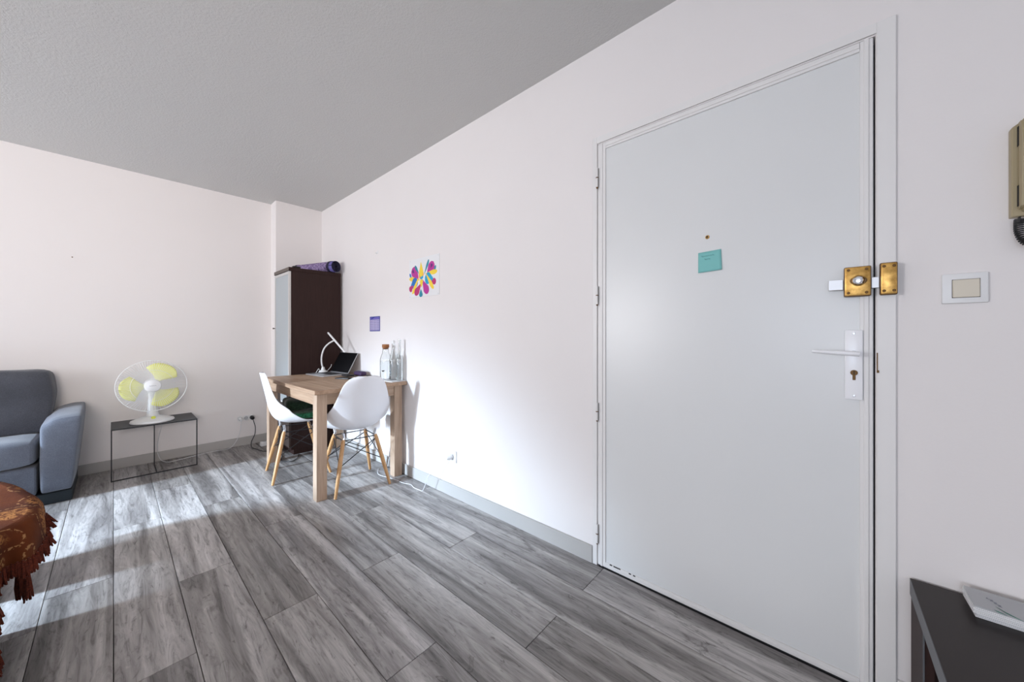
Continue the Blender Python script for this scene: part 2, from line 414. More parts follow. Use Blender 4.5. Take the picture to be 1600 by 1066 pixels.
# latch handle
hp = MB().box(W-.0125, W+.001, -.0885, -.048, .907, 1.125, .002, 2).build('handle_plate', M['white_handle'], door)
hp['label'] = 'white backplate'
lv = MB(); lv.tube([(W-.012, -.068, 1.052), (W-.047, -.068, 1.052)], [.0085, .0075], 14)
lv.tube(curve_pts([(W-.047, -.079, 1.051), (W-.049, -.060, 1.0525), (W-.048, -.02, 1.0545), (W-.046, .010, 1.0560), (W-.044, .031, 1.0570)], 5), [.0075]*5+[.0072]*5+[.0062]*5+[.0052]*5+[.0042], 12)
lv.build('lever', M['white_handle'], hp)
ky = MB(); ky.lathe([(0, .003), (.0085, .003), (.0088, 0)], (W-.0125, -.069, .991), 20, (-1, 0, 0)); ky.box(W-.0150, W-.0125, -.0725, -.0655, .968, .989, .001, 1); ky.build('key_cylinder', M['brass_dark'], hp)
MB().box(W-.0163, W-.0153, -.0700, -.0680, .985, .997).build('keyhole', M['dark_gap'], hp, sharp=0)
for z in (.918, 1.114): MB().lathe([(0, .0015), (.0030, .0012), (.0036, 0)], (W-.0125, -.069, z), 12, (-1, 0, 0)).build('screw', M['steel'], hp)
# brass rim lock
rl = MB().box(W-.034, W-.0045, -.1045, -.047, 1.231, 1.320, .004, 2).build('rim_lock', M['brass'], door)
rl['label'] = 'brass rim lock body'
MB().box(W-.030, W-.0042, -.1060, -.0455, 1.2295, 1.3215, .004, 2).build('lock_case_edge', M['brass_dark'], rl)
MB().box(W-.022, W-.010, -.044, -.009, 1.2525, 1.2855, .001, 1).box(W-.022, W-.010, -.1235, -.1065, 1.2525, 1.2855, .001, 1).build('bolt', M['alu'], rl)
MB().lathe([(0, .020), (.008, .019), (.0135, .013), (.0155, .004), (.017, 0)], (W-.034, -.078, 1.277), 24, (-1, 0, 0)).build('knob', M['chrome'], rl)
def lens_knob():
    b = MB(); pts = []
    for k in range(20):
        a = 2*PI*k/20; pts.append((W-.0355, -.078+.0195*math.cos(a)*(1 if abs(math.cos(a)) > .0 else 1), 1.277+.0135*math.sin(a)))
    b.prism(pts, (1, 0, 0), .0015); return b.build('knob_rose', M['brass_dark'], rl)
lens_knob()
for y in (-.0955, -.0555):
    for z in (1.240, 1.311): MB().lathe([(0, .0016), (.0028, .0013), (.0040, 0)], (W-.0340, y, z), 12, (-1, 0, 0)).build('screw', M['brass_dark'], rl)
kp = MB().box(W-.034, W-.0082, -.1595, -.1255, 1.231, 1.324, .005, 2).build('strike_box', M['brass'], door)
MB().box(W-.030, W-.0080, -.1608, -.1242, 1.2295, 1.3255, .004, 2).build('strike_edge', M['brass_dark'], kp)
for y in (-.1530, -.1325):
    for z in (1.241, 1.314): MB().lathe([(0, .0016), (.0028, .0013), (.0040, 0)], (W-.0340, y, z), 12, (-1, 0, 0)).build('screw', M['brass_dark'], kp)
MB().box(W-.0095, W-.0078, -.1215, -.1190, 1.000, 1.055).box(W-.011, W-.0078, -.1240, -.1190, .994, 1.002, .0005, 1).build('latch_plate', M['brass_dark'], door, sharp=0)
# peephole
MB().lathe([(0, .004), (.0035, .005), (.0065, .0035), (.0078, 0)], (W+.002, .347, 1.497), 14, (-1, 0, 0)).build('peephole', M['brass'], door)
MB().lathe([(0, .0008), (.0033, .0006), (.0036, 0)], (W-.0028, .347, 1.497), 12, (-1, 0, 0)).build('peephole_lens', M['dark_gap'], door)
# chips in the paint along the bottom rail
for y, l_ in ((.752, .012), (.722, .034), (.660, .010), (.640, .010)):
    MB().box(W-.0050, W-.0036, y-l_/2, y+l_/2, .0262, .0308).build('paint_chip', M['dark_gap'], door, sharp=0)

# sticky note on the door
nl = thing('sticky_note', 'teal square sticky note with faint handwriting stuck on the white door', 'note', (W-.002, .34, 1.36))
b = MB(); P = []
for i in range(9):
    u = i/8; row = []
    for j in range(9):
        v = j/8; y = .379-.080*u-(.003*(1-v)*u); z = 1.358+.080*v+.004*u
        row.append((W-.001-.010*max(0, .35-v)**1.5*(.4+u), y, z))
    P.append(row)
b.grid(P).build('note_sheet', M['note'], nl, solid=.0004)
def scribble(y0, y1, z, amp, n, parent, name='handwriting', th=.0007, x=W-.0019, mt='note_ink', sl=.05):
    pts = [(x, y0+(y1-y0)*i/n, z+sl*(y0-y0-(y1-y0)*i/n)+amp*math.sin(i*2.1)*(.6+.4*math.sin(i*.9))) for i in range(n+1)]
    return MB().tube(curve_pts(pts, 3), th, 4).build(name, M[mt], parent)
scribble(.368, .322, 1.4215, .0030, 18, nl); scribble(.356, .336, 1.409, .0028, 9, nl)

# ------------------------------------------------------------------ wall fixtures near the door
sw = thing('light_switch', 'square-edged off-white light switch on the wall right of the door', 'light switch', (W, -.287, 1.2375))
MB().box(W-.009, W, -.327, -.247, 1.197, 1.279, .003, 2).build('cover_plate', M['white_plastic'], sw)
MB().box(W-.0095, W-.0085, -.3135, -.2645, 1.2115, 1.2625).build('rocker_gap', M['wenge_edge'], sw, sharp=0)
MB().box(W-.013, W-.009, -.3125, -.2655, 1.2125, 1.2615, .0015, 1, Matrix.Rotation(math.radians(2), 3, 'Y')).build('rocker', M['cream_plastic'], sw)

ic = thing('intercom_handset', 'beige door intercom handset with coiled black cord on the right wall', 'intercom', (W, -.41, 1.41))
b = MB(); Z0, Z1 = 1.412, 1.648
b.prism([(W, -.360, Z0), (W, -.470, Z0), (W, -.470, Z1+.008), (W, -.378, Z1+.008), (W, -.360, Z1-.006)], (-1, 0, 0), .022)
bmesh.ops.bevel(b.b, geom=b.b.edges[:], offset=.002, segments=1, affect='EDGES')
b.build('base', M['beige_plastic'], ic)
b = MB(); prof = [(.022, 1.424), (.030, 1.422), (.050, 1.430), (.056, 1.470), (.050, 1.515), (.048, 1.545), (.055, 1.590), (.056, 1.630), (.045, 1.655), (.022, 1.655)]
pts = [(W-d, -.369, z) for d, z in prof]; b.prism(pts, (0, -1, 0), .062)
bmesh.ops.bevel(b.b, geom=[e for e in b.b.edges if abs(e.verts[0].co.y-e.verts[1].co.y) < 1e-4], offset=.006, segments=2, affect='EDGES')
b.build('handset', M['beige_plastic'], ic)
for za, zb_ in ((1.437, 1.490), (1.590, 1.640)): MB().box(W-.031, W-.0215, -.3692, -.3682, za, zb_).build('handset_gap', M['dark_gap'], ic, sharp=0)
b = MB(); pts = []
path = curve_pts([(W-.018, -.373, 1.412), (W-.021, -.371, 1.395), (W-.024, -.371, 1.37), (W-.026, -.379, 1.345), (W-.028, -.396, 1.336), (W-.028, -.42, 1.350), (W-.025, -.438, 1.412)], 30)
for i, p in enumerate(path):
    t = i/len(path); rr = .0075 if .07 < t < .94 else .001
    d = (path[min(i+1, len(path)-1)]-path[max(0, i-1)]).normalized(); s_ = Vector((1, 0, 0)); q = d.cross(s_).normalized(); an = i*1.05
    pts.append(p+rr*(math.cos(an)*s_+math.sin(an)*q))
b.tube(pts, .0019, 5).build('coiled_cord', M['cord_black'], ic)

# ------------------------------------------------------------------ right-wall socket with plug and cable
def socket(name, label, c, n, root_parent=None): pass
so = thing('wall_socket', 'single white wall socket with a plug in it, low beside the table', 'socket', (W, 1.92, .275))
MB().box(W-.009, W, 1.879, 1.961, .236, .317, .003, 2).build('cover_plate', M['white_plastic'], so)
MB().lathe([(.021, 0), (.021, .002), (.024, .002), (.024, 0)], (W-.009, 1.92, .2765), 24, (-1, 0, 0)).build('socket_ring', M['white_plastic'], so)
pg = thing('power_cable', 'white plug and thin white cable running from the wall socket to the table leg', 'cable', (W-.01, 1.92, .0))
MB().lathe([(.0, .042), (.012, .042), (.017, .032), (.0185, .004), (.0185, 0)], (W-.0105, 1.92, .2765), 20, (-1, .25, -.05)).build('plug', M['white_plastic'], pg)
MB().tube(curve_pts([(W-.050, 1.93, .2745), (1.480, 1.965, .262), (1.470, 2.02, .212), (1.462, 2.075, .130), (1.457, 2.115, .045), (1.455, 2.140, .006), (1.452, 2.165, .003), (1.448, 2.235, .003), (1.462, 2.30, .003), (1.440, 2.37, .003), (1.437, 2.45, .003), (1.425, 2.52, .003), (1.40, 2.66, .003), (1.46, 2.78, .003)], 8), .0023, 6).build('cord', M['cord_white'], pg)

# back-wall triple socket
s3 = thing('triple_socket', 'row of three round white sockets low on the back wall', 'socket', (.892, DB, .272))
for i, x in enumerate((.845, .892, .940)):
    q = MB().lathe([(.0, .0), (.027, 0), (.0275, .016), (.024, .020), (.020, .020), (.0195, .010), (0, .010)], (x, DB-.0002, .272), 26, (0, -1, 0)).build('socket', M['white_plastic'], s3)
MB().lathe([(0, 0), (.0185, 0), (.0185, .004), (0, .004)], (.892, DB-.011, .272), 20, (0, -1, 0)).build('socket_well', M['grey_paper'], s3)
p1 = thing('black_plug_cable', 'black plug and black cable trailing from the triple socket over the floor', 'cable', (.94, DB-.02, 0))
MB().lathe([(0, .045), (.014, .045), (.018, .034), (.0188, .004), (.0188, 0)], (.940, DB-.0105, .272), 20, (0, -1, -.1)).build('plug', M['black_plastic'], p1)
MB().tube(curve_pts([(.942, DB-.045, .262), (.950, DB-.050, .225), (.962, DB-.048, .170), (.958, DB-.045, .10), (.930, DB-.052, .035), (.915, 4.30, .0045), (.905, 4.20, .0045), (.925, 4.13, .0045), (.94, 4.04, .0045), (.985, 3.96, .0045), (1.02, 3.86, .0045), (1.03, 3.74, .0045), (.985, 3.60, .0045), (1.03, 3.50, .0045), (1.10, 3.56, .0045), (1.14, 3.66, .0045)], 8), .0034, 6).build('cord', M['cord_black'], p1)
p2 = thing('fan_cable', 'thin white cable from the triple socket along the back wall to the fan', 'cable', (.845, DB-.02, 0))
MB().lathe([(0, .036), (.010, .036), (.013, .026), (.0165, .004), (.0165, 0)], (.845, DB-.0105, .272), 20, (0, -1, -.1)).build('plug', M['white_plastic'], p2)
MB().tube(curve_pts([(.846, DB-.040, .265), (.845, DB-.042, .232), (.835, DB-.040, .14), (.80, DB-.038, .05), (.745, 4.36, .003), (.63, 4.37, .003), (.48, 4.33, .003), (.37, 4.30, .003), (.315, 4.30, .003), (.275, 4.36, .02), (.255, 4.392, .10), (.262, 4.394, .20), (.285, 4.394, .32), (.29, 4.392, .385), (.27, 4.36, .402), (.25, 4.28, .401)], 8), .0024, 6).build('cord', M['cord_white'], p2)
ad = thing('cable_adapter', 'small grey adapter block on the floor by the cabinet foot', 'adapter', (1.0, 4.24, 0))
MB().box(.975, 1.045, 4.20, 4.26, .001, .04, .006, 2).build('housing', M['white_plastic'], ad)
MB().lathe([(0, .001), (.014, .001), (.015, 0)], (1.01, 4.23, .04), 16).build('socket_face', M['grey_paper'], ad)

# small marks on the walls
tag(MB().lathe([(0, .003), (.002, .006), (.004, .005), (.004, 0)], (-.214, DB, 1.723), 10, (0, -1, 0)).build('nail', M['brass_dark']), 'small dark nail in the back wall above the fan', 'nail')
hk = thing('wall_hook', 'tiny white adhesive hook high on the right wall left of the poster', 'hook', (W, 2.97, 1.84))
MB().box(W-.003, W, 2.958, 2.982, 1.835, 1.860, .001, 1).build('pad', M['white_plastic'], hk)
MB().tube(curve_pts([(W-.003, 2.97, 1.845), (W-.010, 2.97, 1.836), (W-.016, 2.97, 1.838), (W-.018, 2.97, 1.845)], 4), .002, 6).build('prong', M['grey_paper'], hk)

# ------------------------------------------------------------------ poster (local y to the left, z up)
po = thing('poster', 'white poster with bright folk-style petals in magenta, yellow and blue', 'poster', (W, 2.265, 1.55))
MB().box(W-.0035, W-.0005, 2.071, 2.457, 1.404, 1.700).build('sheet', M['paper'], po, sharp=0)
def P2(u, v): return (2.457-.386*u, 1.700-.296*v)     # u 0..1 left to right, v 0..1 top to bottom
PK = [0]
def petal(cu, cv, l_, wd, ang, mt, bend=0, layer=0, tip=1.0, name='petal'):
    """teardrop: round end at (cu,cv), tail of length l_ towards ang (degrees, 0 = right, 90 = up), in paper units of metres"""
    PK[0] += 1; layer = layer*8+PK[0]*.25
    cy, cz = P2(cu, cv); pts = []; l_ *= 1.22; wd *= 1.38
    n = 16; a = math.radians(ang); L_ = []
    R_ = []
    for i in range(n+1):
        t = i/n; s_ = t*l_ - wd*.5
        if t < .001: hw = 0
        else: hw = wd*.5*math.sqrt(max(0, 1-(max(0, .35-t)/.35)**2))*((1-max(0, t-.35)/.65)**tip)
        off = bend*math.sin(t*PI/2)**2
        L_.append((s_, off+hw)); R_.append((s_, off-hw))
    for s_, o_ in L_+R_[::-1][1:-1]:
        x_ = s_*math.cos(a)-o_*math.sin(a); z_ = s_*math.sin(a)+o_*math.cos(a)
        pts.append((W-.0036-.00006*layer, cy-x_, cz+z_))
    b = MB(); b.prism(pts, (-1, 0, 0), .00025); return b.build(name, M[mt], po, sharp=0)
petal(.18, .33, .115, .062, -48, 'ink_magenta'); petal(.14, .31, .03, .02, -40, 'ink_violet', layer=1)
petal(.76, .27, .125, .058, -128, 'ink_magenta', bend=-.0); petal(.76, .25, .03, .02, -120, 'ink_violet', layer=1)
petal(.42, .45, .105, .046, 92, 'ink_orange'); petal(.42, .40, .095, .040, 92, 'ink_yellow', layer=1)
petal(.22, .20, .075, .018, -62, 'ink_teal', bend=.012); petal(.66, .12, .105, .018, -112, 'ink_teal', bend=-.012)
petal(.03, .38, .055, .016, -50, 'ink_blue', bend=-.008); petal(.88, .30, .050, .016, -122, 'ink_teal', bend=.008)
petal(-.0+.04, .50, .13, .026, -4, 'ink_yellow', bend=-.010); petal(.90, .42, .13, .026, 188, 'ink_yellow', bend=-.014)
petal(.44, .50, .032, .028, 0, 'ink_sky', tip=.6); petal(.43, .62, .05, .030, -90, 'ink_yellow', layer=1, tip=.7)
petal(.20, .62, .105, .060, 212, 'ink_blue'); petal(.66, .56, .105, .066, -18, 'ink_sky')
petal(.06, .76, .055, .036, 35, 'ink_pink'); petal(.84, .66, .060, .036, 190, 'ink_pink')
petal(.14, .86, .135, .026, 48, 'ink_yellow', bend=.016); petal(.80, .80, .135, .026, 135, 'ink_yellow', bend=-.016)
petal(.26, .86, .10, .046, 52, 'ink_pink', bend=-.010); petal(.60, .84, .11, .050, 118, 'ink_magenta', bend=.008)
petal(.41, .93, .05, .034, 90, 'ink_teal', tip=.8)
for y, z in ((2.44, 1.69), (2.083, 1.690), (2.083, 1.413), (2.447, 1.412)): MB().lathe([(0, .002), (.002, .0015), (.0025, 0)], (W-.0036, y, z), 8, (-1, 0, 0)).build('pin', M['steel'], po)

# small blue-bordered calendar card
ca = thing('calendar_card', 'small lilac calendar card with a navy border on the wall above the table', 'card', (W, 3.02, 1.21))
MB().box(W-.0022, W-.0004, 2.926, 3.109, 1.148, 1.280).build('card_sheet', M['ink_navy'], ca, sharp=0)
MB().box(W-.0026, W-.0022, 2.935, 3.100, 1.156, 1.252).build('card_panel', M['card_lilac'], ca, sharp=0)
MB().box(W-.0026, W-.0022, 2.935, 3.100, 1.254, 1.272).build('card_band', M['card_band'], ca, sharp=0)
MB().prism([(W-.0027, 3.100, 1.256), (W-.0027, 3.070, 1.257), (W-.0027, 3.010, 1.274), (W-.0027, 3.050, 1.274)], (-1, 0, 0), .0003).build('card_swoosh', M['ink_navy'], ca, sharp=0)
b = MB()
for i in range(6):
    z = 1.240-.015*i
    for j in range(3): b.box(W-.0030, W-.0026, 2.938+.055*j, 2.982+.055*j, z-.003, z+.0015)
b.build('card_print', M['card_grid'], ca, sharp=0)

# ------------------------------------------------------------------ sofa
sf = thing('sofa', 'grey-blue fabric two-seat sofa against the back wall', 'sofa', (-1.1, 4.1, 0))
YS = 3.79
MB().box(-1.98, -.185, YS+.02, 4.36, 0, .072, .004, 1).build('plinth', M['sofa_base'], sf)
MB().box(-1.86, -.330, YS+.012, 4.34, .074, .262, .018, 3).build('seat_base', M['sofa'], sf)
def soft_box(x0, x1, y0, y1, z0, z1, n=(8, 8, 5), r=.05, amp=.006, seed=0, fx=None):
    b = MB(); b.box(x0, x1, y0, y1, z0, z1)
    bmesh.ops.subdivide_edges(b.b, edges=b.b.edges[:], cuts=n[0], use_grid_fill=True)
    c_ = Vector(((x0+x1)/2, (y0+y1)/2, (z0+z1)/2)); h = Vector(((x1-x0)/2, (y1-y0)/2, (z1-z0)/2))
    from mathutils import noise as nz
    for v in b.b.verts:
        d = v.co-c_; q = Vector([max(-h[i]+r, min(h[i]-r, d[i])) for i in range(3)]); e = d-q
        if e.length > 1e-6: e = e.normalized()*r
        v.co = c_+q+e
        nn = nz.noise_vector(v.co*7+Vector((seed, seed, 0)))*amp; v.co += nn
        if fx: v.co = fx(v.co.copy())
    return b
def arm(xo, xi, flip):
    # flared arm: outer side leans out towards the top, inner top corner rounded
    s = 1 if not flip else -1
    def fx(p):
        t = max(0, (p.z-.07)/.55)
        if (p.x-(xo+xi)/2)*s > 0: p.x += s*.045*t
        yf = (p.y-YS)/(4.36-YS)
        if p.z > .45: p.z -= .030*(1-yf)*((p.z-.45)/.15) 
        if p.z > .42 and p.y < YS+.16: p.y += .028*((p.z-.42)/.2)
        inn = (xi-p.x)*s
        if p.z > .40: p.z -= .060*math.exp(-((p.x-xi)/.05)**2)*(p.z-.40)/.20
        return p
    return soft_box(min(xo, xi), max(xo, xi), YS, 4.36, .072, .600, (9,), .022, .003, 3, fx)
arm(-.180, -.322, False).build('armrest', M['sofa'], sf, sub=1)
arm(-2.0, -1.865, True).build('armrest', M['sofa'], sf, sub=1)
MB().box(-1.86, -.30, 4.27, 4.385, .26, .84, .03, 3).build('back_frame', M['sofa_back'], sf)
for i, (x0, x1) in enumerate(((-1.092, -.332), (-1.86, -1.102))):
    def fs(p, x0=x0, x1=x1):
        if p.y < YS+.12 and p.z < .34: p.z += .0
        return p
    soft_box(x0, x1, YS-.008, 4.20, .266, .435, (9,), .042, .007, i*3.1).build('seat_cushion', M['sofa'], sf, sub=1)
    def fb(p):
        t = (p.z-.43)/.43; p.y += .10*t; 
        if p.z > .8: p.z -= .012*abs((p.x-(-.67)))
        return p
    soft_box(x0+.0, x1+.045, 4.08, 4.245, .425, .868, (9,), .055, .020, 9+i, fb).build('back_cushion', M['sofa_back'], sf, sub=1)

# ------------------------------------------------------------------ low table with the fringed throw
lt = thing('coffee_table', 'low black coffee table mostly hidden under a rust-coloured throw', 'coffee table', (-.7, 1.9, 0))
MB().box(-.95, -.32, 1.05, 2.78, .375, .415, .004, 1).build('table_top', M['black_metal'], lt)
MB().box(-.52, -.40, 2.60, 2.88, 0, .375, .004, 1).build('shadow_block', M['black_metal'], lt)  # unseen block added to cast the dark band on the floor
MB().box(-.52, -.36, 1.15, 2.30, 0, .375, .004, 1).build('shadow_block', M['black_metal'], lt)  # second added block, spaced so a lit strip passes between the two
th = thing('fringed_throw', 'rust and gold brocade throw with dark red tassels over the low table', 'throw', (-.6, 2.0, .42))
ridge = [(-1.0, 2.86, .43), (-.75, 2.90, .445), (-.50, 2.90, .455), (-.36, 2.80, .458), (-.275, 2.62, .448), (-.215, 2.43, .432), (-.205, 2.27, .425), (-.265, 2.14, .422), (-.275, 1.97, .425), (-.26, 1.78, .425), (-.265, 1.5, .425), (-.265, 1.2, .425), (-.27, .98, .425)]
hem = [(-1.0, 2.95, .33), (-.75, 3.00, .32), (-.50, 2.98, .31), (-.335, 2.83, .33), (-.238, 2.63, .33), (-.190, 2.42, .325), (-.192, 2.20, .290), (-.262, 2.11, .29), (-.250, 1.93, .26), (-.235, 1.76, .19), (-.235, 1.5, .18), (-.215, 1.2, .18), (-.22, .98, .18)]
Rg = curve_pts(ridge, 8); Hm = curve_pts(hem, 8)
rows = []
for i, (r_, h_) in enumerate(zip(Rg, Hm)):
    row = []
    cen = Vector((-1.02, r_.y*.9+.2, .424))
    cen.y = min(cen.y, 2.8)
    for j in range(7):
        t = j/6; p = cen.lerp(r_, t); p.z = .424+(r_.z-.424)*t+.010*math.sin(i*.5+j)*(1-t)*t
        row.append(p)
    out = (h_-r_); out.z = 0
    for j in range(1, 9):
        t = j/8; p = r_.lerp(h_, t)
        p += out*math.sin(t*PI)*.35+out.normalized()*.010*t*math.sin(i*.9)+Vector((0, 0, .012*math.sin(t*PI)))
        row.append(p)
    rows.append(row)
b = MB(); b.grid(rows).build('cloth', M['throw'], th, sharp=0, solid=.004, sub=1)
rt = random.Random(3)
def tassel(p, dirv, l_, r_):
    b = MB(); n = 9
    b.tube([p+Vector((0, 0, .014)), p+dirv*.008], [.004, .005], 5)
    for s in range(n):
        a = 2*PI*s/n+rt.uniform(-.3, .3); o_ = Vector((math.cos(a), math.sin(a), 0))
        q0 = p+Vector((0, 0, .008))+o_*.004; q1 = p+dirv*l_*.45+o_*r_*.75; q2 = p+dirv*l_*rt.uniform(.85, 1.1)+o_*r_*rt.uniform(.8, 1.35)
        b.tube([q0, q1, q2], [.0042, .0050, .0022], 5)
    return b.build('tassel', M['tassel'], th, sharp=0)
for i in range(10, len(Hm)-1):
    h_ = Hm[i]; r_ = Rg[i]; o_ = (h_-r_); o_.z = 0; o_.normalize()
    if i % 1 == 0:
        d = (Vector((0, 0, -1))+o_*rt.uniform(.15, .55)+Vector((rt.uniform(-.15, .15), rt.uniform(-.15, .15), 0))).normalized()
        tassel(rows[i][-1].copy(), d, rt.uniform(.030, .050), .010)
for (x, y, z) in ((-.205, 2.165, .262), (-.225, 2.19, .262)):
    MB().tube([(x, y, z+.02), (x-.002, y-.01, z-.03)], .0018, 5).build('tassel_cord', M['tassel'], th)
    tassel(Vector((x-.002, y-.01, z-.03)), Vector((.05, -.1, -1)).normalized(), .075, .009)

# ------------------------------------------------------------------ side table and fan
st = thing('side_table', 'thin black metal side table under the fan at the back wall', 'side table', (.232, 4.2, 0))
x0, x1, y0, y1, zt, q = -.014, .478, 4.030, 4.392, .397, .007
MB().box(x0, x1, y0, y1, zt-.003, zt, .0008, 1).build('table_top', M['table_black'], st)
for x in (x0, x1-q): MB().box(x, x+q, y0, y0+q, 0, zt-.003).build('leg', M['black_metal'], st, sharp=0)
MB().box(x0+q, x1-q, y0, y0+q, 0, q).build('front_rail', M['black_metal'], st, sharp=0)
MB().box(x0+q, x1-q, y0, y0+q, zt-.010, zt-.003).build('top_rail', M['black_metal'], st, sharp=0)
MB().box(.232-q/2, .232+q/2, 4.30, 4.30+q, q, zt-.003).build('leg', M['black_metal'], st, sharp=0)
MB().box(.232-q/2, .232+q/2, y0+q, 4.30+q, 0, q).build('floor_rail', M['black_metal'], st, sharp=0)

FC = Vector((.212, 4.095, .702))                     # centre of the cage
fan = thing('desk_fan', 'white desk fan with yellow blades standing on the black side table', 'fan', (.215, 4.19, zt))
zt0 = zt+.0005
MB().lathe([(0, 0), (.128, 0), (.133, .006), (.128, .018), (.110, .026), (.085, .032), (.070, .042), (.058, .046), (0, .046)], (.215, 4.172, zt0), 40).build('base', M['white_plastic'], fan)
b = MB(); b.tube([(.215, 4.18, zt0+.044), (.215, 4.183, zt0+.08), (.215, 4.19, zt0+.12), (.215, 4.20, zt0+.20), (.214, 4.205, zt0+.275)], [.040, .033, .029, .024, .026], 20).build('neck', M['white_plastic'], fan)
MB().lathe([(0, .022), (.013, .020), (.017, 0)], (.216, 4.112, zt0+.034), 20, (0, -.9, .45)).build('control_knob', M['fan_knob'], fan)
fwd = Vector((-FC.x*.8, -FC.y, .28)).normalized(); rt_ = fwd.cross(Vector((0, 0, 1))).normalized(); upv = rt_.cross(fwd).normalized()
def fp(r, a, d): return FC+rt_*(-r*math.cos(a))+upv*(r*math.sin(a))+fwd*d
b = MB(); b.lathe([(0, -.03), (.050, -.028), (.056, .0), (.054, .07), (.035, .095), (0, .10)], FC-fwd*.05, 28, -fwd).build('motor_housing', M['white_plastic'], fan)
RC = .205
def ring(r, d, th, n=48): return [fp(r, 2*PI*k/n, d) for k in range(n)], th
cg = MB()
for r, d in ((RC, .0), (RC, .012)): cg.loop([fp(r, 2*PI*k/64, d) for k in range(64)], .0027, 6)
cg.loop([fp(.125, 2*PI*k/48, .052) for k in range(48)], .0013, 5); 
cg.build('cage_rim', M['white_plastic'], fan)
cf = MB(); cb = MB(); NW = 84
def front_d(r): t = r/RC; return .012+.048*(1-t**3.0)
for k in range(NW):
    a = 2*PI*k/NW
    cf.tube([fp(r, a+.10*(1-r/RC), front_d(r)) for r in (.045, .085, .13, .17, .193, RC)], .0011, 4, False)
    if k % 2 == 0: cb.tube([fp(r, a, -front_d(r)-.005) for r in (.05, .11, .16, .193, RC)], .0010, 4, False)
cf.build('front_grille', M['white_plastic'], fan, sharp=0); cb.build('rear_grille', M['white_plastic'], fan, sharp=0)
cap = MB().lathe([(0, .016), (.030, .014), (.046, .006), (.051, -.004), (.050, -.012), (0, -.012)], FC+fwd*.060, 30, fwd).build('badge_cap', M['white_plastic'], fan)
pts = [fp(-.020+.040*i/12, 0, .0765)+upv*(.0022*math.sin(i*2.0)) for i in range(13)]
MB().tube(pts, .0011, 4).build('maker_mark', M['grey_ink'], cap, sharp=0)
hb = MB().lathe([(0, .03), (.030, .028), (.038, .010), (.040, -.025), (0, -.025)], FC, 24, fwd).build('blade_hub', M['fan_blade'], fan)
for a0 in (58, 183, 302):
    P = []
    for i in range(9):
        r = .036+.152*i/8; row = []
        wd = (.34+.80*math.sin(min(1, (i/8)*1.1)*PI*.52)) if i < 8 else .86
        for j in range(9):
            s = j/8-.5; rr = r*(1-.10*(abs(s)*2)**3*(i/8)); aa = math.radians(a0)+s*wd*1.25+.10*(i/8)
            row.append(fp(rr, aa, .020-.050*(j/8)*(.5+.5*i/8)))
        P.append(row)
    MB().grid(P).build('blade', M['fan_blade'], fan, sharp=0, solid=.002)

# ------------------------------------------------------------------ tall cabinet
cab = thing('cabinet', 'tall dark brown cabinet with a grey glass door in the corner', 'cabinet', (1.31, 3.91, 0))
cx0, cx1, cy0, cy1, cz = 1.082, 1.534, 3.690, 4.125, 1.734
MB().box(cx0+.006, cx1, cy0, cy0+.02, .05, cz-.025).build('side_panel', M['wenge'], cab, sharp=0)
MB().box(cx0+.006, cx1, cy1-.02, cy1, .05, cz-.025).build('side_panel', M['wenge'], cab, sharp=0)
MB().box(cx1-.008, cx1, cy0+.02, cy1-.02, .05, cz-.025).build('back_panel', M['wenge'], cab, sharp=0)
MB().box(cx0-.014, cx1+.002, cy0-.004, cy1+.004, cz-.025, cz+.008, .002, 1).build('top_panel', M['wenge'], cab)
MB().box(cx0-.0150, cx0-.0135, cy0-.004, cy1+.004, cz-.024, cz+.007).build('edge_band', M['wenge_edge'], cab, sharp=0)
MB().box(cx0+.006, cx1-.008, cy0+.02, cy1-.02, .05, .07).build('bottom_panel', M['wenge'], cab, sharp=0)
MB().box(cx0+.006, cx1-.008, cy0+.02, cy1-.02, .60, .62).build('shelf', M['wenge'], cab, sharp=0)
MB().box(cx0+.03, cx1-.002, cy0+.006, cy1-.006, 0, .05).build('plinth', M['wenge'], cab, sharp=0)
dr = MB().box(cx0-.012, cx0+.005, cy0+.001, cy0+.024, .625, cz-.03).box(cx0-.012, cx0+.005, cy1-.024, cy1-.001, .625, cz-.03).box(cx0-.012, cx0+.005, cy0+.024, cy1-.024, .625, .650).box(cx0-.012, cx0+.005, cy0+.024, cy1-.024, cz-.055, cz-.03).build('door', M['door_alu'], cab, sharp=0)
MB().box(cx0-.007, cx0-.002, cy0+.024, cy1-.024, .650, cz-.055).build('glass_pane', M['frost'], dr, sharp=0)
MB().lathe([(0, .020), (.007, .019), (.008, .012), (.004, .008), (.004, 0)], (cx0-.012, cy1-.014, 1.18), 12, (-1, 0, 0)).build('door_knob', M['wenge_edge'], dr)
MB().box(cx0-.012, cx0+.005, cy0+.001, cy1-.001, .075, .618, .001, 1).build('drawer_front', M['front_brown'], cab)
lb = tag(MB().box(cx0-.0145, cx0-.0125, 3.755, 3.925, .475, .565).build('label_card', M['paper']), 'white label card stuck on the lower front of the dark cabinet', 'label')
MB().box(cx0-.0152, cx0-.0147, 3.765, 3.915, .487, .553).build('label_print', M['frost'], lb, sharp=0)

# rolled exercise mat on the cabinet
ym = thing('exercise_mat', 'rolled purple patterned exercise mat lying on top of the tall cabinet', 'mat', (1.38, 3.85, cz+.01))
A = Vector((1.477, 3.655, cz+.0660)); B_ = Vector((1.30, 4.19, cz+.0660)); dv = (A-B_).normalized()
Rm = .055
MB().tube([B_, B_+dv*.04, A-dv*.06, A-dv*.045], Rm, 28, False).build('roll', M['yoga'], ym)
MB().tube([A-dv*.045, A-dv*.002], Rm*1.0, 28, False).build('roll_end', M['yoga_edge'], ym)
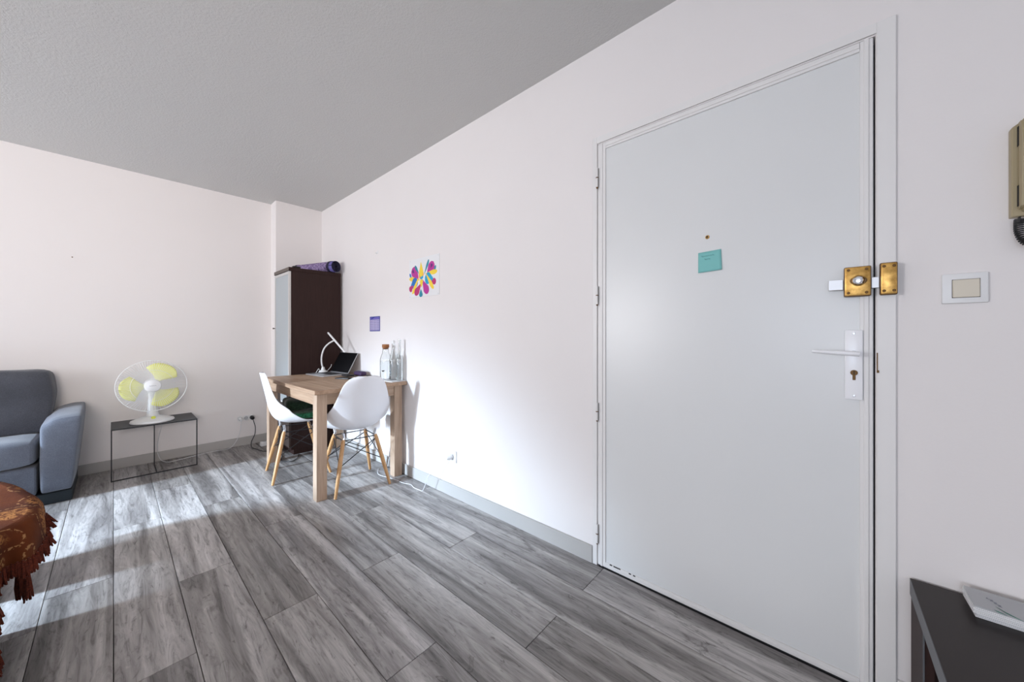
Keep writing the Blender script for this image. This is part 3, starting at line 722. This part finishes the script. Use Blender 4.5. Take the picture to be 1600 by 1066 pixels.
# spiral end
sp = []; sd = dv.cross(Vector((0, 0, 1))).normalized(); su = sd.cross(dv).normalized()
for i in range(110):
    t = i/109; r = Rm*.97*(1-.72*t); a = t*2*PI*3.2
    sp.append((r, a))
P = [[A-dv*.05+sd*(r*math.cos(a))+su*(r*math.sin(a)), A+sd*(r*math.cos(a))+su*(r*math.sin(a))] for r, a in sp]
MB().grid(P).build('spiral', M['yoga_dark'], ym, sharp=0, solid=.0035)
for p_, q_ in ((A-dv*.075, A-dv*.045), (B_, B_+dv*.03)): MB().tube([p_, q_], Rm+.002, 28, False).build('strap', M['yoga_dark'], ym, solid=.002)
MB().lathe([(0, .0), (Rm*.96, 0)], B_+dv*.004, 28, -dv).build('roll_back', M['yoga_dark'], ym)
sc_ = thing('dark_scarf', 'small crumpled black cloth on the front edge of the cabinet top', 'cloth', (1.15, 3.73, cz+.01))
soft_box(1.105, 1.175, 3.70, 3.745, cz+.010, cz+.028, (6,), .009, .005, 5).build('cloth', M['black_plastic'], sc_, sub=1)

# ------------------------------------------------------------------ dining table
TB = thing('dining_table', 'light oak dining table with thick square legs beside the right wall', 'table', (1.21, 3.08, 0))
tx0, tx1, ty0, ty1, tz = .870, 1.549, 2.490, 3.676, .745
MB().box(tx0, tx1, ty0, ty1, tz-.028, tz, .0015, 1).build('tabletop', M['oak_top'], TB)
lw = .066
for x in (.893, 1.459):
    for y in (2.522, 3.605): MB().box(x, x+lw, y, y+lw, 0, tz-.0285, .0015, 1).build('leg', M['oak_leg'], TB)
MB().box(.897, .919, 2.589, 3.604, .640, .7165).build('apron', M['oak_top'], TB, sharp=0)
MB().box(1.497, 1.519, 2.589, 3.604, .640, .7165).build('apron', M['oak_top'], TB, sharp=0)
MB().box(.960, 1.458, 2.528, 2.550, .640, .7165).build('apron', M['oak_x'], TB, sharp=0)
MB().box(.960, 1.458, 3.640, 3.662, .640, .7165).build('apron', M['oak_x'], TB, sharp=0)

# ------------------------------------------------------------------ shell chairs
prof = [(.225, .418, .120), (.215, .440, .165), (.180, .447, .205), (.120, .438, .222), (.050, .428, .228), (-.020, .422, .229), (-.080, .424, .227), (-.130, .438, .224), (-.166, .468, .220), (-.190, .515, .213), (-.204, .570, .202), (-.216, .630, .188), (-.228, .690, .172), (-.240, .745, .154), (-.249, .785, .132), (-.255, .812, .098), (-.257, .824, .050)]
def make_chair(name, label):
    t = thing(name, label, 'chair', (0, 0, 0), 'white shell chairs at the oak table')
    pr = curve_pts([Vector(p) for p in prof], 3); P = []
    n = len(pr)
    for i, p in enumerate(pr):
        f = i/(n-1); row = []
        seat = max(0, 1-f/.42); mid = math.exp(-((f-.47)/.17)**2); back = max(0, (f-.45)/.55)
        for j in range(21):
            u = (j/20-.5)*2; au = abs(u)
            x = u*p.z
            lift_z = (.030*seat*(au**3) + .095*mid*(au**2.4))*(1 if f > .08 else f/.08)
            fwd_y = .055*mid*au**2.2 + .052*back**.6*(au**2.0)*(1-.45*back)
            dip = -.010*(1-au**2)*(1 if f > .1 else 0)*seat
            row.append((x, p.x+fwd_y, p.y+lift_z+dip))
        P.append(row)
    MB().grid(P).build('shell', M['chair_shell'], t, sharp=0, solid=.006, sub=1)
    tops = {}
    for sx in (-1, 1):
        for sy in (-1, 1):
            top = Vector((sx*.110, sy*.100-.01, .385)); foot = Vector((sx*.190, sy*.196, .0)); tops[(sx, sy)] = (top, foot)
            d = foot-top
            lg = MB().tube([top+d*.04, top+d*.10, top+d*.55, top+d*.985, top+d*1.0], [.0100, .0135, .0145, .0095, .0085], 14).build('leg', M['beech'], t)
            MB().tube([top-d*.01, top+d*.06], .0085, 10).build('leg_bracket', M['steel'], lg)
    b = MB(); g = lambda k_, f: tops[k_][0].lerp(tops[k_][1], f)
    ks = [(-1, -1), (1, -1), (1, 1), (-1, 1)]
    for i in range(4):
        a, c_ = ks[i], ks[(i+1) % 4]
        b.tube([g(a, .10), g(c_, .50)], .0032, 6); b.tube([g(c_, .10), g(a, .50)], .0032, 6); b.tube([g(a, .06), g(c_, .06)], .0036, 6)
    b.build('wire_brace', M['black_metal'], t)
    for k_ in ks: tp = tops[k_][0]; MB().tube([tp+Vector((0, 0, -.004)), Vector((tp.x*1.05, tp.y*1.05, .417))], .009, 10).build('seat_mount', M['steel'], t)
    return t
ch = make_chair('shell_chair', 'white plastic shell chair seen from behind, at the near end of the table')
ch.location = (1.203, 2.650, 0); ch.rotation_euler = (0, 0, math.radians(-6))
def copy_tree(o, parent=None):
    c_ = o.copy(); COL.objects.link(c_); c_.parent = parent
    for k_ in list(o.children): copy_tree(k_, c_)
    return c_
c2 = copy_tree(ch); c2.location = (1.000, 3.215, 0); c2.rotation_euler = (0, 0, math.radians(-98))
c2['label'] = 'white plastic shell chair seen from the side with green cushion, left of the table'

# green cushion and cloth on the side chair
cu = thing('green_cushion', 'green checked cushion lying on the seat of the side-on white chair', 'cushion', (1.02, 3.21, .44))
Rz = Matrix.Rotation(math.radians(-98), 3, 'Z'); co = Vector((1.003, 3.215, .002))
def fcu(p): 
    q = Rz @ Vector((p.x, p.y, 0)); return Vector((co.x+q.x, co.y+q.y, co.z+p.z+.55*max(0, -.06-p.y)))
soft_box(-.155, .155, -.125, .165, .446, .500, (9,), .022, .007, 2, fcu).build('cushion_cover', M['cushion'], cu, sub=1)
gc = thing('dark_green_jacket', 'dark green crumpled jacket piled on the green cushion', 'clothing', (1.02, 3.2, .5))
def fgc(p):
    q = Rz @ Vector((p.x, p.y, 0)); return Vector((co.x+q.x, co.y+q.y, p.z))
soft_box(-.150, .150, -.100, .200, .512, .606, (11,), .040, .020, 8, fgc).build('folded_cloth', M['dark_cloth'], gc, sub=1)

# ------------------------------------------------------------------ things on the table
T = tz+.0005
lp = thing('laptop', 'open silver laptop with black screen on the far half of the table', 'laptop', (1.31, 3.45, T))
Rl = Matrix.Rotation(math.radians(4.5), 3, 'Z'); pl0 = Vector((1.31, 3.45, 0))
def rotp(b, piv, R_):
    for v in b.b.verts: v.co = piv+R_ @ (v.co-piv)
    return b
rotp(MB().box(1.195, 1.425, 3.283, 3.617, T, T+.012, .004, 2), pl0, Rl).build('laptop_base', M['laptop'], lp)
b = MB()
for r_ in range(5):
    for c_ in range(13): b.box(1.282+r_*.0195, 1.298+r_*.0195, 3.318+c_*.0205, 3.335+c_*.0205, T+.0122, T+.0135)
rotp(b, pl0, Rl).build('keyboard', M['keys'], lp, sharp=0)['kind'] = 'stuff'
rotp(MB().box(1.205, 1.272, 3.400, 3.50, T+.0121, T+.0126), pl0, Rl).build('trackpad', M['grey_paper'], lp, sharp=0)
tilt = Matrix.Rotation(math.radians(28), 3, 'Y'); hg = Vector((1.422, 3.45, T+.010))
s_ = MB().box(1.419, 1.425, 3.283, 3.617, T+.012, T+.222, .002, 1); rotp(s_, hg, tilt); rotp(s_, pl0, Rl); ld = s_.build('lid', M['laptop'], lp)
s_ = MB().box(1.4180, 1.4192, 3.287, 3.613, T+.018, T+.219); rotp(s_, hg, tilt); rotp(s_, pl0, Rl); s_.build('screen', M['screen'], ld, sharp=0)

la = thing('desk_lamp', 'white folding desk lamp behind the open laptop', 'lamp', (1.33, 3.625, T))
MB().lathe([(0, 0), (.040, 0), (.042, .010), (.036, .020), (.018, .034), (.012, .06), (0, .06)], (1.345, 3.634, T), 24).build('lamp_base', M['white_plastic'], la)
MB().tube(curve_pts([(1.345, 3.632, T+.045), (1.332, 3.630, T+.09), (1.326, 3.618, T+.16), (1.338, 3.595, T+.235), (1.366, 3.560, T+.285), (1.400, 3.525, T+.315)], 6), .0072, 10).build('arm', M['white_plastic'], la)
hd = MB(); d1 = Vector((1.375, 3.600, T+.395)); d2 = Vector((1.455, 3.405, T+.205)); 
hd.tube([d1, d1.lerp(d2, .03), d1.lerp(d2, .97), d2], [.004, .0085, .0085, .004], 12).build('lamp_head', M['white_plastic'], la)

def bottle(name, label, cat, x, y, prof, wt=.0025, water=None, grp=None):
    t = thing(name, label, cat, (x, y, T+.0065), grp)
    z = T+.0065
    inner = [(max(r-wt, 0), h) for r, h in prof if h > wt*1.5]
    full = [(0, 0)]+prof+[(prof[-1][0]-wt, prof[-1][1])]+inner[::-1][1:]+[(0, wt*2)]
    MB().lathe(full, (x, y, z), 32).build('glass_body', M['glass'], t)
    if water:
        wp = [(0, wt*2+.0003)]+[(max(r-wt-.0003, 0), max(h, wt*2+.0003)) for r, h in prof if h <= water]
        last = wp[-1]; wp += [(last[0], water), (0, water)]
        MB().lathe(wp, (x, y, z), 32).build('water', M['water'], t)
    return t, z
tr = tag(MB().box(1.425, 1.545, 2.500, 2.760, T, T+.006, .002, 1).build('tray', M['paper']), 'thin white tray under the glass bottles at the table corner', 'tray')
t, z = bottle('glass_carafe', 'glass carafe of water with a cork stopper, widest of the bottles', 'carafe', 1.485, 2.705,
  [(.036, .0), (.040, .004), (.044, .04), (.044, .150), (.043, .165), (.034, .195), (.026, .215), (.024, .235), (.025, .255)], water=.148)
MB().lathe([(0, -.012), (.021, -.012), (.0215, 0), (.027, .001), (.028, .004), (.028, .026), (.026, .029), (0, .029)], (1.485, 2.705, z+.256), 24).build('cork_stopper', M['cork'], t)
t, z = bottle('swing_top_bottle', 'clear swing-top glass bottle between carafe and narrow bottle', 'bottle', 1.505, 2.615,
  [(.030, .0), (.033, .004), (.034, .04), (.034, .150), (.030, .180), (.020, .215), (.014, .245), (.0125, .280), (.0135, .284), (.0135, .292)])
MB().lathe([(0, 0), (.012, 0), (.0135, .006), (.012, .018), (.006, .024), (0, .025)], (1.505, 2.615, z+.2925), 16).build('stopper', M['white_plastic'], t)
b = MB()
for s in (-1, 1): b.tube(curve_pts([(1.505, 2.615+s*.0145, z+.262), (1.505, 2.615+s*.022, z+.280), (1.505, 2.615+s*.019, z+.305), (1.505, 2.615+s*.003, z+.3185)], 4), .0013, 5)
b.loop([(1.505+.0150*math.cos(a*.5236), 2.615+.0150*math.sin(a*.5236), z+.262) for a in range(12)], .0012, 5)
b.build('wire_bail', M['steel'], t)
t, z = bottle('narrow_bottle', 'slim long-necked clear glass bottle nearest the table corner', 'bottle', 1.512, 2.535,
  [(.025, .0), (.0275, .004), (.028, .04), (.028, .165), (.024, .190), (.013, .215), (.0115, .250), (.011, .318), (.0125, .320), (.0125, .328)])

ph = thing('smartphone', 'black smartphone lying face up on the table near the laptop', 'phone', (1.29, 3.03, T))
rotp(MB().box(1.255, 1.325, 2.965, 3.095, T, T+.009, .003, 2), Vector((1.29, 3.03, 0)), Matrix.Rotation(.5, 3, 'Z')).build('body', M['black_plastic'], ph)
rotp(MB().box(1.259, 1.321, 2.970, 3.090, T+.009, T+.0095), Vector((1.29, 3.03, 0)), Matrix.Rotation(.5, 3, 'Z')).build('screen', M['screen'], ph, sharp=0)
pc = thing('pencil_case', 'dark purple soft case on the table beside the wall', 'case', (1.49, 3.19, T))
soft_box(1.455, 1.525, 3.10, 3.235, T, T+.042, (7,), .018, .004, 1).build('case_body', M['purple_case'], pc, sub=1)
MB().tube([(1.490, 3.112, T+.0425), (1.490, 3.225, T+.0425)], .002, 6).build('zip', M['grey_ink'], pc)
cbk = thing('charging_cable', 'tangled black charging cable between laptop and bottles', 'cable', (1.46, 2.95, T))
MB().tube(curve_pts([(1.44, 3.22, T+.004), (1.40, 3.12, T+.004), (1.43, 3.06, T+.004), (1.49, 3.04, T+.012), (1.47, 2.97, T+.004), (1.44, 2.90, T+.004), (1.50, 2.88, T+.010), (1.53, 2.93, T+.004), (1.50, 3.0, T+.012), (1.45, 2.96, T+.014), (1.47, 2.86, T+.006), (1.49, 2.80, T+.004), (1.505, 2.775, T+.030), (1.515, 2.768, T+.075)], 8), .0032, 6).build('cord', M['cord_black'], cbk)
wb = thing('earphone_cable', 'thin white cable curling over the table behind the laptop', 'cable', (1.33, 3.58, T))
MB().tube(curve_pts([(1.25, 3.642, T+.003), (1.28, 3.648, T+.004), (1.30, 3.648, T+.03), (1.31, 3.645, T+.045), (1.325, 3.650, T+.02), (1.37, 3.655, T+.004), (1.42, 3.655, T+.05), (1.43, 3.652, T+.08)], 6), .0026, 6).build('cord', M['cord_white'], wb)
bx = thing('external_drive', 'flat black box under the cables on the table', 'device', (1.42, 3.16, T))
MB().box(1.355, 1.425, 3.135, 3.245, T, T+.016, .003, 2).build('casing', M['black_plastic'], bx)

# ------------------------------------------------------------------ bench with brochures, lower right
bn = thing('low_bench', 'dark brown low bench with grey edge against the right wall', 'bench', (1.34, -.9, 0))
bx0, bx1, by0, by1, bz = 1.13, 1.541, -1.55, -.186, .400
MB().box(bx0, bx1, by0, by1-.001, bz-.045, bz).build('bench_top', M['bench'], bn, sharp=0)
MB().box(bx0-.001, bx1, by1-.0015, by1, bz-.045, bz).build('edge_band', M['bench_edge'], bn, sharp=0)
for y in (by1-.022, by0+.002):
    q = MB().box(1.375, bx1-.005, y, y+.020, 0, bz-.045).build('end_panel', M['wenge'], bn, sharp=0)
    MB().box(1.3720, 1.3745, y+.017, y+.020, 0, bz-.045).build('edge_band', M['bench_edge'], q, sharp=0)
MB().box(1.376, bx1-.006, by0+.022, by1-.022, .08, .10).build('lower_shelf', M['wenge'], bn, sharp=0)
MB().box(bx1-.02, bx1-.006, by0+.022, by1-.022, .10, bz-.045).build('back_panel', M['wenge'], bn, sharp=0)
def booklet(name, label, x0, x1, y0, y1, z0, z1, rz, n, mtop):
    t = thing(name, label, 'brochure', ((x0+x1)/2, (y0+y1)/2, z0), 'brochures on the low bench')
    pv = Vector(((x0+x1)/2, (y0+y1)/2, 0)); R_ = Matrix.Rotation(rz, 3, 'Z')
    h = (z1-z0)/n
    for i in range(n):
        o_ = .0012*(i % 3)
        rotp(MB().box(x0+o_, x1, y0, y1-o_, z0+i*h+.0002, z0+(i+1)*h-.0002), pv, R_).build('page', M['paper'] if i < n-1 else M[mtop], t, sharp=0)
    return t, pv, R_
booklet('brochure', 'white brochure, lower of the two on the dark bench', 1.440, 1.538, -.53, -.283, bz+.0005, bz+.015, .02, 5, 'paper')
t, pv, R_ = booklet('brochure', 'grey-white brochure with green arrow logo, on top of the other', 1.425, 1.523, -.54, -.278, bz+.016, bz+.033, .0, 6, 'grey_paper')
ZB = bz+.0332
b = MB(); b.prism([(1.455, -.318, ZB), (1.448, -.322, ZB), (1.422, -.352, ZB), (1.427, -.342, ZB), (1.436, -.330, ZB)], (0, 0, 1), .0003); b.build('logo', M['green_ink'], t, sharp=0)
b = MB(); b.prism([(1.436, -.312, ZB), (1.430, -.316, ZB), (1.424, -.330, ZB), (1.430, -.324, ZB)], (0, 0, 1), .0003); b.build('logo', M['green_ink'], t, sharp=0)
pts = [(1.488-.0022*i, -.313-.0012*i+.004*math.sin(i*1.7), ZB+.0004) for i in range(14)]
MB().tube(curve_pts(pts, 3), .0006, 4).build('lettering', M['grey_ink'], t, sharp=0)
